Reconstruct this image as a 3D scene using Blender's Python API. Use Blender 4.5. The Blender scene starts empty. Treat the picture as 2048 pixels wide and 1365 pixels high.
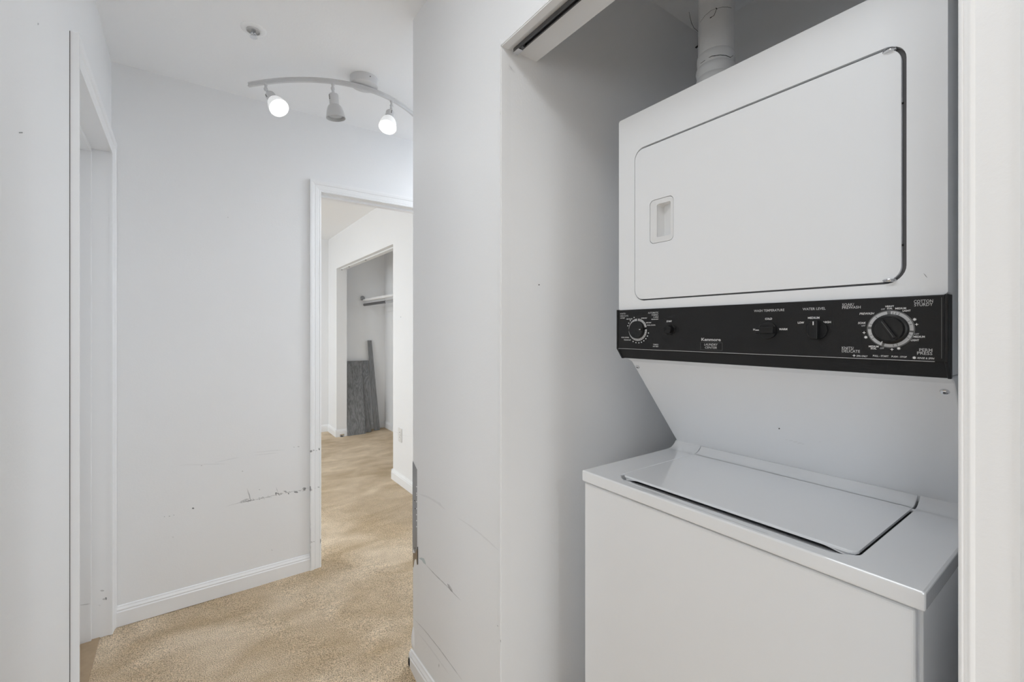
import bpy, bmesh, math, random
from mathutils import Vector, Matrix
from mathutils.geometry import tessellate_polygon

random.seed(7)
S = bpy.context.scene
COL = S.collection

# ------------------------------------------------------------------ camera
CAM_Z = 1.28
F_PX, CX, CY = 888.0, 1024.0, 662.0
c_, s_ = 0.8119, 0.5838
cam_d = bpy.data.cameras.new('camera')
cam_d.sensor_width = 36.0
cam_d.lens = F_PX / 2048 * 36.0
cam_d.shift_y = -(682.5 - CY) / 2048
cam_d.clip_start = 0.02
cam = bpy.data.objects.new('camera', cam_d)
COL.objects.link(cam)
cam.location = (0, 0, CAM_Z)
cam.rotation_euler = (math.pi / 2, 0, -math.atan2(s_, c_))
S.camera = cam

# ------------------------------------------------------------------ world, daylight, exposure
S.view_settings.view_transform = 'Standard'
S.view_settings.look = 'None'
S.view_settings.gamma = 1.0
S.view_settings.use_curve_mapping = False
S.view_settings.exposure = 0.12
S.cycles.use_denoising = True
S.cycles.max_bounces = 11
S.cycles.diffuse_bounces = 9
S.cycles.glossy_bounces = 3
S.cycles.adaptive_threshold = 0.03
S.cycles.sample_clamp_indirect = 6.0
world = bpy.data.worlds.new('daylight')
S.world = world
world.use_nodes = True
bg = world.node_tree.nodes['Background']
bg.inputs['Color'].default_value = (0.90, 0.953, 1.0, 1)
SKY = 8.0
bg.inputs['Strength'].default_value = SKY

def area(name, loc, rot, sx, sy, power=None, portal=False, color=(1, 1, 1)):
    d = bpy.data.lights.new(name, 'AREA')
    d.shape = 'RECTANGLE'
    d.size, d.size_y = sx, sy
    d.color = color
    if power is not None:
        d.energy = power
    if portal:
        d.cycles.is_portal = True
    o = bpy.data.objects.new(name, d)
    COL.objects.link(o)
    o.location = loc
    o.rotation_euler = rot
    return o

# openings of the two daylight windows (living room behind the camera, bedroom ahead)
LW2 = (-1.8, -0.8, 0.8, 2.0)         # y0, y1, z0, z1 in the wall x = -3.2
BW = (3.7, 5.2, 0.93, 2.08)           # y0, y1, z0, z1 in the wall x = -3.2
area('living_side_window_portal', (-3.21, (LW2[0] + LW2[1]) / 2, (LW2[2] + LW2[3]) / 2), (math.pi / 2, 0, -math.pi / 2), LW2[1] - LW2[0], LW2[3] - LW2[2], portal=True)
area('bedroom_window_portal', (-3.21, (BW[0] + BW[1]) / 2, (BW[2] + BW[3]) / 2), (math.pi / 2, 0, -math.pi / 2), BW[1] - BW[0], BW[3] - BW[2], portal=True)
LAMP_W = 2.0
CEIL_W = 43.0
PANEL_W = 4.4
LOBBY_W = 12.0
BED_W = 18.0

# ------------------------------------------------------------------ helpers: pixels of the 2048x1365 frame to points on real planes
def at(px, py, ax, val):
    r = (px - CX) / F_PX
    h = (CY - py) / F_PX
    d = Vector((c_ * r + s_, -s_ * r + c_, h))
    o = Vector((0, 0, CAM_Z))
    return o + d * ((val - o[ax]) / d[ax])

# ------------------------------------------------------------------ materials
def mat(name, col, rough=0.5, metal=0.0, bump=None, mottle=None, coat=0.0, emit=None, spec=0.5):
    m = bpy.data.materials.new(name)
    m.use_nodes = True
    nt = m.node_tree
    p = nt.nodes['Principled BSDF']
    p.inputs['Base Color'].default_value = (*col, 1)
    p.inputs['Roughness'].default_value = rough
    p.inputs['Metallic'].default_value = metal
    p.inputs['Specular IOR Level'].default_value = spec
    if coat:
        p.inputs['Coat Weight'].default_value = coat
        p.inputs['Coat Roughness'].default_value = 0.035
    if emit:
        p.inputs['Emission Color'].default_value = (*emit[0], 1)
        p.inputs['Emission Strength'].default_value = emit[1]
    if bump or mottle:
        tc = nt.nodes.new('ShaderNodeTexCoord')
    if mottle:
        n = nt.nodes.new('ShaderNodeTexNoise')
        n.inputs['Scale'].default_value = mottle[0]
        n.inputs['Detail'].default_value = 4
        nt.links.new(tc.outputs['Object'], n.inputs['Vector'])
        mx = nt.nodes.new('ShaderNodeMix')
        mx.data_type = 'RGBA'
        mx.inputs['A'].default_value = (*[v * (1 - mottle[1]) for v in col], 1)
        mx.inputs['B'].default_value = (*[min(1, v * (1 + mottle[1])) for v in col], 1)
        nt.links.new(n.outputs['Fac'], mx.inputs['Factor'])
        nt.links.new(mx.outputs['Result'], p.inputs['Base Color'])
    if bump:
        n = nt.nodes.new('ShaderNodeTexNoise')
        n.inputs['Scale'].default_value = bump[0]
        n.inputs['Detail'].default_value = 3
        nt.links.new(tc.outputs['Object'], n.inputs['Vector'])
        b = nt.nodes.new('ShaderNodeBump')
        b.inputs['Strength'].default_value = bump[1]
        b.inputs['Distance'].default_value = bump[2]
        nt.links.new(n.outputs['Fac'], b.inputs['Height'])
        nt.links.new(b.outputs['Normal'], p.inputs['Normal'])
    return m

M = {}
M['wall'] = mat('wall_paint', (0.842, 0.853, 0.868), 0.55, bump=(160, 0.12, 0.002), mottle=(2.5, 0.012), spec=0.35)
M['ceiling'] = mat('ceiling_paint', (0.91, 0.925, 0.945), 0.8, bump=(140, 0.15, 0.002), spec=0.2)
M['trim'] = mat('trim_gloss_paint', (0.86, 0.872, 0.888), 0.35, bump=(60, 0.06, 0.002))
M['enamel'] = mat('white_enamel', (0.84, 0.855, 0.877), 0.36, coat=0.06, bump=(420, 0.04, 0.0004))
M['enamel_top'] = mat('gloss_white_enamel', (0.84, 0.855, 0.877), 0.2, coat=1.0)
M['plastic_white'] = mat('white_plastic', (0.78, 0.785, 0.79), 0.4)
M['basin'] = mat('dark_gap_rubber', (0.03, 0.03, 0.032), 0.7)
M['gasket'] = mat('grey_gasket_rubber', (0.13, 0.13, 0.135), 0.7)
M['black'] = mat('black_textured_plastic', (0.0105, 0.0105, 0.0112), 0.42, bump=(900, 0.3, 0.0006), mottle=(700, 0.4), spec=0.32)
M['black_smooth'] = mat('black_knob_plastic', (0.0065, 0.0065, 0.007), 0.32, spec=0.4)
M['print_white'] = mat('white_print', (0.78, 0.78, 0.78), 0.5)
M['print_grey'] = mat('grey_print', (0.50, 0.50, 0.505), 0.5)
M['print_dark'] = mat('dark_grey_print', (0.13, 0.13, 0.13), 0.5)
M['chrome'] = mat('chrome', (0.75, 0.76, 0.78), 0.18, metal=1.0)
M['steel'] = mat('grey_steel', (0.33, 0.335, 0.345), 0.38, metal=0.7, mottle=(30, 0.12))
M['steel_dark'] = mat('dark_steel', (0.13, 0.13, 0.135), 0.4, metal=0.7)
M['fixture'] = mat('fixture_white_metal', (0.62, 0.625, 0.635), 0.35)
M['bell'] = mat('fixture_frosted_shade', (0.55, 0.555, 0.56), 0.3)
M['bulb_on'] = mat('lit_bulb_glass', (1, 1, 1), 0.3, emit=((0.97, 0.99, 1.0), 3.0))
M['rim_on'] = mat('lit_shade_rim', (0.9, 0.9, 0.9), 0.3, emit=((0.95, 0.98, 1.0), 0.30))
M['bulb_off'] = mat('unlit_bulb_glass', (0.45, 0.46, 0.47), 0.12)
M['duct'] = mat('duct_white_vinyl', (0.84, 0.845, 0.85), 0.45, bump=(55, 0.25, 0.004), mottle=(8, 0.06))
M['lint'] = mat('dark_lint', (0.012, 0.012, 0.012), 0.9)
M['scuff'] = mat('scuff_grey', (0.30, 0.305, 0.315), 0.8, mottle=(120, 0.3))
M['scuff_mid'] = mat('scuff_mid_grey', (0.58, 0.585, 0.60), 0.8, mottle=(120, 0.12))
M['scuff_faint'] = mat('scuff_faint_grey', (0.775, 0.785, 0.80), 0.6, mottle=(90, 0.02))
M['scuff_teal'] = mat('scuff_teal_paint', (0.56, 0.63, 0.64), 0.7)
M['paper'] = mat('torn_paper_white', (0.84, 0.845, 0.85), 0.8)
M['paper_brown'] = mat('torn_paper_brown', (0.30, 0.24, 0.17), 0.9, mottle=(60, 0.4))
M['threshold'] = mat('worn_wood_threshold', (0.40, 0.295, 0.19), 0.6, mottle=(25, 0.2))
M['crack'] = mat('dark_crack', (0.07, 0.07, 0.07), 0.9)
M['outlet'] = mat('outlet_plastic', (0.72, 0.72, 0.715), 0.35)

def wood_mat():
    m = bpy.data.materials.new('grey_wood_grain')
    m.use_nodes = True
    nt = m.node_tree
    p = nt.nodes['Principled BSDF']
    p.inputs['Roughness'].default_value = 0.5
    tc = nt.nodes.new('ShaderNodeTexCoord')
    mp = nt.nodes.new('ShaderNodeMapping')
    mp.inputs['Scale'].default_value = (1, 1, 0.022)
    nt.links.new(tc.outputs['Object'], mp.inputs['Vector'])
    n1 = nt.nodes.new('ShaderNodeTexNoise')
    n1.inputs['Scale'].default_value = 9
    n1.inputs['Detail'].default_value = 2
    n1.inputs['Distortion'].default_value = 0.25
    nt.links.new(mp.outputs['Vector'], n1.inputs['Vector'])
    w = nt.nodes.new('ShaderNodeMath')
    w.operation = 'MULTIPLY'
    w.inputs[1].default_value = 95
    nt.links.new(n1.outputs['Fac'], w.inputs[0])
    sn = nt.nodes.new('ShaderNodeMath')
    sn.operation = 'SINE'
    nt.links.new(w.outputs[0], sn.inputs[0])
    n2 = nt.nodes.new('ShaderNodeTexNoise')
    n2.inputs['Scale'].default_value = 160
    n2.inputs['Detail'].default_value = 3
    nt.links.new(mp.outputs['Vector'], n2.inputs['Vector'])
    ad = nt.nodes.new('ShaderNodeMath')
    ad.operation = 'MULTIPLY_ADD'
    ad.inputs[1].default_value = 0.16
    nt.links.new(sn.outputs[0], ad.inputs[0])
    nt.links.new(n2.outputs['Fac'], ad.inputs[2])
    cr = nt.nodes.new('ShaderNodeValToRGB')
    cr.color_ramp.elements[0].position = 0.2
    cr.color_ramp.elements[0].color = (0.125, 0.128, 0.134, 1)
    cr.color_ramp.elements[1].position = 0.75
    cr.color_ramp.elements[1].color = (0.255, 0.26, 0.268, 1)
    nt.links.new(ad.outputs[0], cr.inputs['Fac'])
    nt.links.new(cr.outputs['Color'], p.inputs['Base Color'])
    return m
M['wood'] = wood_mat()

def carpet_mat():
    m = bpy.data.materials.new('tan_cut_pile_carpet')
    m.use_nodes = True
    nt = m.node_tree
    p = nt.nodes['Principled BSDF']
    p.inputs['Roughness'].default_value = 0.95
    p.inputs['Specular IOR Level'].default_value = 0.1
    p.inputs['Sheen Weight'].default_value = 0.15
    tc = nt.nodes.new('ShaderNodeTexCoord')
    def noise(scale, detail, dist=0.0):
        n = nt.nodes.new('ShaderNodeTexNoise')
        n.inputs['Scale'].default_value = scale
        n.inputs['Detail'].default_value = detail
        n.inputs['Distortion'].default_value = dist
        nt.links.new(tc.outputs['Object'], n.inputs['Vector'])
        return n
    big = noise(2.6, 4, 0.6)
    stm = nt.nodes.new('ShaderNodeMapping')
    stm.inputs['Scale'].default_value = (1.0, 1.7, 1)
    stm.inputs['Location'].default_value = (0.3, 0.65, 0)
    nt.links.new(tc.outputs['Object'], stm.inputs['Vector'])
    nt.links.new(stm.outputs['Vector'], big.inputs['Vector'])
    mid = noise(16, 5)
    fine = noise(270, 4)
    def ramp(src, a, b, p0, p1):
        r = nt.nodes.new('ShaderNodeValToRGB')
        r.color_ramp.elements[0].position = p0
        r.color_ramp.elements[1].position = p1
        r.color_ramp.elements[0].color = (*a, 1)
        r.color_ramp.elements[1].color = (*b, 1)
        nt.links.new(src.outputs['Fac'], r.inputs['Fac'])
        return r
    c1 = ramp(big, CARPET_DARK, CARPET_LIGHT, 0.34, 0.68)
    c2 = ramp(mid, (0.945, 0.935, 0.925), (1.04, 1.04, 1.045), 0.35, 0.65)
    c3 = ramp(fine, (0.38, 0.34, 0.28), (1.30, 1.30, 1.31), 0.30, 0.60)
    def mul(a, b):
        x = nt.nodes.new('ShaderNodeMix')
        x.data_type = 'RGBA'
        x.blend_type = 'MULTIPLY'
        x.inputs['Factor'].default_value = 1
        nt.links.new(a, x.inputs['A'])
        nt.links.new(b, x.inputs['B'])
        return x.outputs['Result']
    o = mul(mul(c1.outputs['Color'], c2.outputs['Color']), c3.outputs['Color'])
    nt.links.new(o, p.inputs['Base Color'])
    b = nt.nodes.new('ShaderNodeBump')
    b.inputs['Strength'].default_value = 0.8
    b.inputs['Distance'].default_value = 0.006
    v = nt.nodes.new('ShaderNodeTexVoronoi')
    v.inputs['Scale'].default_value = 230
    nt.links.new(tc.outputs['Object'], v.inputs['Vector'])
    ad = nt.nodes.new('ShaderNodeMath')
    ad.operation = 'SUBTRACT'
    nt.links.new(fine.outputs['Fac'], ad.inputs[0])
    nt.links.new(v.outputs['Distance'], ad.inputs[1])
    nt.links.new(ad.outputs[0], b.inputs['Height'])
    nt.links.new(b.outputs['Normal'], p.inputs['Normal'])
    return m
CARPET_DARK = (0.56, 0.425, 0.265)
CARPET_LIGHT = (0.82, 0.685, 0.51)
M['carpet'] = carpet_mat()

# ------------------------------------------------------------------ mesh builders
class MB:
    def __init__(self):
        self.v, self.f = [], []
    def add(self, vs, fs):
        n = len(self.v)
        self.v += [tuple(p) for p in vs]
        self.f += [tuple(i + n for i in f) for f in fs]
        return self
    def box(self, x0, x1, y0, y1, z0, z1):
        vs = [(x0, y0, z0), (x1, y0, z0), (x1, y1, z0), (x0, y1, z0), (x0, y0, z1), (x1, y0, z1), (x1, y1, z1), (x0, y1, z1)]
        return self.add(vs, [(0, 3, 2, 1), (4, 5, 6, 7), (0, 1, 5, 4), (1, 2, 6, 5), (2, 3, 7, 6), (3, 0, 4, 7)])
    def hexa(self, p):
        return self.add(p, [(0, 3, 2, 1), (4, 5, 6, 7), (0, 1, 5, 4), (1, 2, 6, 5), (2, 3, 7, 6), (3, 0, 4, 7)])
    def plate(self, outer, holes, fn, t0, t1):
        """outline with holes in 2D, extruded from t0 to t1; fn(u, v, t) -> point"""
        loops = [list(outer)] + [list(h) for h in holes]
        tris = tessellate_polygon([[Vector((u, v, 0)) for u, v in l] for l in loops])
        flat = [p for l in loops for p in l]
        n = len(flat)
        vs = [fn(u, v, t0) for u, v in flat] + [fn(u, v, t1) for u, v in flat]
        fs = [tuple(t) for t in tris] + [tuple(i + n for i in reversed(t)) for t in tris]
        k = 0
        for l in loops:
            m = len(l)
            for i in range(m):
                a, b = k + i, k + (i + 1) % m
                fs.append((a, b, b + n, a + n))
            k += m
        return self.add(vs, fs)
    def prism(self, prof, fn, t0, t1):
        n = len(prof)
        vs = [fn(u, v, t0) for u, v in prof] + [fn(u, v, t1) for u, v in prof]
        fs = [tuple(range(n - 1, -1, -1)), tuple(range(n, 2 * n))]
        fs += [(i, (i + 1) % n, (i + 1) % n + n, i + n) for i in range(n)]
        return self.add(vs, fs)
    def lathe(self, prof, base, axis, seg=32, cap=True):
        """prof: list of (radius, distance along axis) from base"""
        a = Vector(axis).normalized()
        u = a.orthogonal().normalized()
        w = a.cross(u)
        base = Vector(base)
        vs, fs = [], []
        for r, d in prof:
            for k in range(seg):
                t = 2 * math.pi * k / seg
                vs.append(base + a * d + (u * math.cos(t) + w * math.sin(t)) * r)
        for i in range(len(prof) - 1):
            for k in range(seg):
                p, q = i * seg + k, i * seg + (k + 1) % seg
                fs.append((p, q, q + seg, p + seg))
        if cap:
            fs.append(tuple(range(seg - 1, -1, -1)))
            e = (len(prof) - 1) * seg
            fs.append(tuple(range(e, e + seg)))
        return self.add(vs, fs)
    def tube(self, pts, rad, seg=8):
        pts = [Vector(p) for p in pts]
        rads = rad if isinstance(rad, (list, tuple)) else [rad] * len(pts)
        vs, fs = [], []
        ref = None
        for i, p in enumerate(pts):
            d = (pts[min(i + 1, len(pts) - 1)] - pts[max(i - 1, 0)]).normalized()
            if ref is None:
                ref = d.orthogonal().normalized()
            u = (ref - d * ref.dot(d)).normalized()
            ref = u
            w = d.cross(u)
            for k in range(seg):
                t = 2 * math.pi * k / seg
                vs.append(p + (u * math.cos(t) + w * math.sin(t)) * rads[i])
        for i in range(len(pts) - 1):
            for k in range(seg):
                a, b = i * seg + k, i * seg + (k + 1) % seg
                fs.append((a, b, b + seg, a + seg))
        fs.append(tuple(range(seg - 1, -1, -1)))
        e = (len(pts) - 1) * seg
        fs.append(tuple(range(e, e + seg)))
        return self.add(vs, fs)
    def build(self, name, m, parent=None, bevel=0.0, segs=3, smooth=False, angle=35, kind=None, label=None, cat=None, group=None):
        me = bpy.data.meshes.new(name)
        me.from_pydata(self.v, [], self.f)
        bm = bmesh.new()
        bm.from_mesh(me)
        bmesh.ops.remove_doubles(bm, verts=bm.verts, dist=1e-6)
        bmesh.ops.recalc_face_normals(bm, faces=bm.faces)
        bm.to_mesh(me)
        bm.free()
        me.materials.append(m)
        if smooth:
            for p in me.polygons:
                p.use_smooth = True
            me.set_sharp_from_angle(angle=math.radians(angle))
        o = bpy.data.objects.new(name, me)
        COL.objects.link(o)
        if parent is not None:
            o.parent = parent
            o.matrix_parent_inverse = Matrix.Translation(-total(parent))
        if bevel:
            b = o.modifiers.new('edge', 'BEVEL')
            b.width = bevel
            b.segments = segs
            b.limit_method = 'ANGLE'
            b.angle_limit = math.radians(35)
            b.harden_normals = False
        if kind:
            o['kind'] = kind
        if label:
            o['label'] = label
        if cat:
            o['category'] = cat
        if group:
            o['group'] = group
        return o

def total(o):
    return o.location.copy() if o.parent is None else Vector((0, 0, 0))

def thing(name, loc, label, cat, group=None):
    o = bpy.data.objects.new(name, None)
    o.empty_display_size = 0.05
    COL.objects.link(o)
    o.location = loc
    o['label'] = label
    o['category'] = cat
    if group:
        o['group'] = group
    return o

def rrect(u0, v0, u1, v1, r, n=6):
    pts = []
    for cu, cv, a0 in ((u1 - r, v0 + r, -90), (u1 - r, v1 - r, 0), (u0 + r, v1 - r, 90), (u0 + r, v0 + r, 180)):
        for k in range(n + 1):
            t = math.radians(a0 + 90 * k / n)
            pts.append((cu + r * math.cos(t), cv + r * math.sin(t)))
    return pts

FX = lambda u, v, t: (t, u, v)      # plates facing x: u = y, v = z
FY = lambda u, v, t: (u, t, v)      # plates facing y: u = x, v = z
FZ = lambda u, v, t: (u, v, t)      # plates facing z: u = x, v = y

# ------------------------------------------------------------------ the rooms
ZC = 2.44
XR = 0.667                 # hall wall with the laundry closet
Y0, Y1 = 0.107, 0.980      # closet opening
ZH = 2.042                 # closet opening head
YF = 2.560                 # far hall wall
def xl(y):                 # left hall wall is slightly out of square
    return -0.268 - 0.0179 * (y - 1.61)

# floor: carpet, gently bunched up at the wall corner
def floor_z(x, y):
    return 0.034 * math.exp(-(((x - 0.66) / 0.10) ** 2 + ((y - 1.60) / 0.11) ** 2)) + 0.004 * math.sin(5 * x + 2 * y) * math.exp(-((x - 0.2) ** 2 + (y - 2.0) ** 2))
xs = [-3.3 + 0.25 * i for i in range(12)] + [-0.3 + 0.03 * i for i in range(60)] + [1.5 + 0.1 * i for i in range(9)]
ys = [-5.3 + 0.3 * i for i in range(19)] + [0.4 + 0.03 * i for i in range(80)] + [2.8 + 0.2 * i for i in range(18)]
fb = MB()
vs = [(x, y, floor_z(x, y)) for y in ys for x in xs]
nx = len(xs)
fb.add(vs, [(j * nx + i, j * nx + i + 1, (j + 1) * nx + i + 1, (j + 1) * nx + i) for j in range(len(ys) - 1) for i in range(nx - 1)])
fb.build('floor', M['carpet'], kind='structure', smooth=True, label='tan cut pile carpet')
MB().box(-3.4, 2.4, -5.4, 6.2, -0.12, -0.02).build('floor_slab', M['wall'], kind='structure')
MB().box(-3.4, 2.4, -5.4, 6.2, ZC, ZC + 0.1).build('ceiling', M['ceiling'], kind='structure')

# laundry closet side: solid block left of the closet, header, right pier
XW = 0.79
w = MB()
w.box(XR, 1.72, Y1, 1.56, 0, ZC)
w.box(XR, XW, Y0, Y1, ZH, ZC)
w.box(XR, XW, -0.9, Y0, 0, ZC)
wall_right = w.build('wall_right', M['wall'], kind='structure')
MB().box(1.60, 1.72, -0.02, Y1, 0, ZC).build('wall_closet_back', M['wall'], kind='structure')
MB().box(XW, 1.60, -0.02, Y0 - 0.004, 0, ZC).build('wall_closet_right', M['wall'], kind='structure')
# painted corner beads on the closet opening
bead = [(0.0, 0.0), (0.0, 0.0022), (0.003, 0.0036), (0.007, 0.0036), (0.010, 0.0016), (0.014, 0.0016), (0.020, 0.0030), (0.024, 0.0024), (0.030, 0.0)]
def bead_strip(fn, t0, t1, name='corner_bead'):
    b = MB()
    b.prism(bead, fn, t0, t1)
    return b.build(name, M['wall'], wall_right, smooth=True, angle=50)
bead_strip(lambda u, v, t: (XR - v, Y0 - u * 0.42, t), 0.0, ZC)
bead_small = [(0, 0), (0, 0.0012), (0.004, 0.0014), (0.012, 0.0003), (0.016, 0.0)]
MB().prism(bead_small, lambda u, v, t: (XR - v, Y1 + u, t), 0.0, ZH + 0.016).build('corner_bead', M['wall'], wall_right, smooth=True, angle=60)
MB().prism(bead_small, lambda u, v, t: (XR + 0.002 + u * 2, Y1 - v, t), 0.0, ZH).build('corner_bead', M['wall'], wall_right, smooth=True, angle=60)
MB().prism([(0, 0), (0, 0.0022), (0.004, 0.0012), (0.007, 0.0)], lambda u, v, t: (XR - v, 0.0605 + u * 0.4, t), 0.0, ZC).build('corner_bead', M['wall'], wall_right)
MB().prism([(0, 0), (0, 0.003), (0.02, 0.003), (0.03, 0.0)], lambda u, v, t: (XR + 0.002 + u, t, ZH - v), Y0, Y1).build('corner_bead', M['wall'], wall_right)

# far hall wall with the bedroom doorway
DX0, DX1, DZ = 0.560, 1.325, 2.035
w = MB()
w.box(-0.42, DX0, YF, YF + 0.115, 0, ZC)
w.box(DX0, DX1, YF, YF + 0.115, DZ, ZC)
w.box(DX1, 2.3, YF, YF + 0.115, 0, ZC)
w.box(-3.3, -0.42, YF, YF + 0.115, 0, ZC)
wall_far = w.build('wall_far', M['wall'], kind='structure')

# left hall wall with its doorway
LY0, LY1 = 1.717, 2.506
LT = 0.115
LEND = 0.70               # the left wall ends here, the living room opens to the left
def lseg(b, ya, yb, z0, z1):
    b.hexa([(xl(ya) - LT, ya, z0), (xl(ya), ya, z0), (xl(yb), yb, z0), (xl(yb) - LT, yb, z0),
            (xl(ya) - LT, ya, z1), (xl(ya), ya, z1), (xl(yb), yb, z1), (xl(yb) - LT, yb, z1)])
w = MB()
lseg(w, LEND, LY0, 0, ZC)
lseg(w, LY0, LY1, DZ, ZC)
lseg(w, LY1, YF, 0, ZC)
wall_left = w.build('wall_left', M['wall'], kind='structure')

# lobby, living room and bedroom shells
MB().box(2.2, 2.3, -5.3, YF, 0, ZC).build('wall_lobby', M['wall'], kind='structure')
MB().box(1.72, 2.3, -1.0, 1.56, 0, ZC).build('wall_behind_closet', M['wall'], kind='structure')
MB().box(-3.3, xl(LEND) - LT, LEND, LEND + 0.1, 0, ZC).build('wall_living_left', M['wall'], kind='structure')
MB().box(XR, 1.72, -1.0, -0.9, 0, ZC).build('wall_living_right', M['wall'], kind='structure')
MB().box(-3.3, 2.3, -5.3, -5.2, 0, ZC).build('wall_living_back', M['wall'], kind='structure')
b = MB()
b.plate([(-5.3, 0), (6.08, 0), (6.08, ZC), (-5.3, ZC)],
        [[(LW2[0], LW2[2]), (LW2[1], LW2[2]), (LW2[1], LW2[3]), (LW2[0], LW2[3])],
         [(BW[0], BW[2]), (BW[1], BW[2]), (BW[1], BW[3]), (BW[0], BW[3])]], FX, -3.3, -3.2)
b.build('wall_west', M['wall'], kind='structure')

XB = 1.405                 # bedroom wall with the clothes closet
CY0, CY1, CZ = 3.714, 5.57, 2.03
YB = 5.96
w = MB()
w.box(XB, XB + 0.12, YF + 0.115, CY0, 0, ZC)
w.box(XB, XB + 0.12, CY0, CY1, CZ, ZC)
w.box(XB, XB + 0.12, CY1, YB, 0, ZC)
wall_bedroom = w.build('wall_bedroom_right', M['wall'], kind='structure')
MB().box(-3.3, 2.3, YB, YB + 0.12, 0, ZC).build('wall_bedroom_far', M['wall'], kind='structure')
CE, CB = 5.77, 2.07
MB().box(XB + 0.12, CB + 0.1, CE, YB, 0, ZC).build('wall_wardrobe_end', M['wall'], kind='structure')
MB().box(CB, CB + 0.1, 3.3, CE, 0, ZC).build('wall_wardrobe_back', M['wall'], kind='structure')
MB().box(XB + 0.12, CB, 3.3, 3.4, 0, ZC).build('wall_wardrobe_near', M['wall'], kind='structure')
# strips fixed on the wardrobe's end and back walls, painted over
MB().box(XB + 0.12, CB, CE - 0.006, CE, 1.60, 1.672).build('trim_1', M['wall'], kind='structure', bevel=0.002)
MB().box(CB - 0.006, CB, 3.4, CE - 0.006, 1.53, 1.60).build('trim_2', M['wall'], kind='structure', bevel=0.002)

# ------------------------------------------------------------------ casings, jambs, baseboards
CAS = [(0, 0), (0, 0.009), (0.006, 0.011), (0.010, 0.0095), (0.013, 0.011), (0.030, 0.0135), (0.034, 0.0125), (0.038, 0.0165), (0.049, 0.019), (0.057, 0.019), (0.057, 0)]
def casing(a0, a1, zt, fn, name):
    """door casing with mitred corners; fn(along, z, out)"""
    b = MB()
    n = len(CAS)
    sec = []
    for wv, d in CAS:
        wv -= 0.004
        sec.append([fn(a0 - wv, 0, d), fn(a0 - wv, zt + wv, d), fn(a1 + wv, zt + wv, d), fn(a1 + wv, 0, d)])
    vs = [sec[i][k] for k in range(4) for i in range(n)]
    fs = []
    for k in range(3):
        for i in range(n):
            j = (i + 1) % n
            fs.append((k * n + i, k * n + j, (k + 1) * n + j, (k + 1) * n + i))
    fs += [tuple(range(n)), tuple(range(3 * n, 4 * n))]
    b.add(vs, fs)
    return b.build(name, M['trim'], kind='structure')

casing(DX0, DX1, DZ, lambda a, z, d: (a, YF - d, z), 'trim_3')
casing(LY0, LY1, DZ, lambda a, z, d: (xl(a) + d, a, z), 'trim_4')
casing(DX0, DX1, DZ, lambda a, z, d: (a, YF + 0.115 + d, z), 'trim_5')
# bedroom doorway jamb and stop
b = MB()
b.box(DX0 - 0.002, DX0 + 0.004, YF - 0.002, YF + 0.117, 0, DZ)
b.box(DX1 - 0.004, DX1 + 0.002, YF - 0.002, YF + 0.117, 0, DZ)
b.box(DX0, DX1, YF - 0.002, YF + 0.117, DZ - 0.004, DZ + 0.002)
b.box(DX0 + 0.004, DX0 + 0.015, YF + 0.045, YF + 0.080, 0, DZ)
b.box(DX0, DX1, YF + 0.045, YF + 0.080, DZ - 0.016, DZ)
b.box(DX1 - 0.015, DX1 - 0.004, YF + 0.045, YF + 0.080, 0, DZ)
b.build('trim_6', M['trim'], kind='structure')
# left doorway jamb, stop and a closed slab door beyond the stop
b = MB()
def lbox(b, ya, yb, d0, d1, z0, z1):
    b.hexa([(xl(ya) - d1, ya, z0), (xl(ya) - d0, ya, z0), (xl(yb) - d0, yb, z0), (xl(yb) - d1, yb, z0),
            (xl(ya) - d1, ya, z1), (xl(ya) - d0, ya, z1), (xl(yb) - d0, yb, z1), (xl(yb) - d1, yb, z1)])
lbox(b, LY1 - 0.002, LY1 + 0.01, -0.001, 0.117, 0, DZ)
lbox(b, LY0 - 0.01, LY0 + 0.002, -0.001, 0.117, 0, DZ)
lbox(b, LY0, LY1, -0.001, 0.117, DZ - 0.002, DZ + 0.01)
lbox(b, LY1 - 0.014, LY1, 0.055, 0.090, 0, DZ)
lbox(b, LY0, LY0 + 0.014, 0.055, 0.090, 0, DZ)
lbox(b, LY0, LY1, 0.055, 0.090, DZ - 0.016, DZ)
b.build('trim_7', M['trim'], kind='structure', bevel=0.001, segs=2)
b = MB()
lbox(b, LY0 + 0.004, LY1 - 0.004, 0.092, 0.127, 0.012, DZ - 0.004)
b.build('door_1', M['trim'], kind='structure', bevel=0.002)

BB = [(0, 0), (0.013, 0), (0.013, 0.062), (0.010, 0.066), (0.0105, 0.072), (0.006, 0.080), (0.0045, 0.086), (0, 0.088)]
def baseboard(runs, name):
    b = MB()
    for (ax, ay), (bx, by), (nx_, ny_) in runs:
        n = len(BB)
        vs = [(ax + nx_ * d, ay + ny_ * d, z) for d, z in BB] + [(bx + nx_ * d, by + ny_ * d, z) for d, z in BB]
        fs = [tuple(range(n)), tuple(range(n, 2 * n))] + [(i, (i + 1) % n, (i + 1) % n + n, i + n) for i in range(n)]
        b.add(vs, fs)
    return b.build(name, M['trim'], kind='structure')
b = MB()
lbox(b, LY0 + 0.002, LY1 - 0.002, 0.030, 0.088, -0.01, 0.004)
b.build('trim_8', M['threshold'], kind='structure', bevel=0.0015)
baseboard([((xl(YF), YF), (DX0 - 0.053, YF), (0, -1))], 'baseboard_far')
baseboard([((XR, Y1 + 0.02), (XR, 1.573), (-1, 0)), ((XR - 0.013, 1.56), (2.2, 1.56), (0, 1))], 'baseboard_right')
baseboard([((XR, -0.88), (XR, Y0 - 0.02), (-1, 0))], 'baseboard_pier')
baseboard([((xl(LEND), LEND), (xl(LY0 - 0.053), LY0 - 0.053), (1, 0))], 'baseboard_left')
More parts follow.
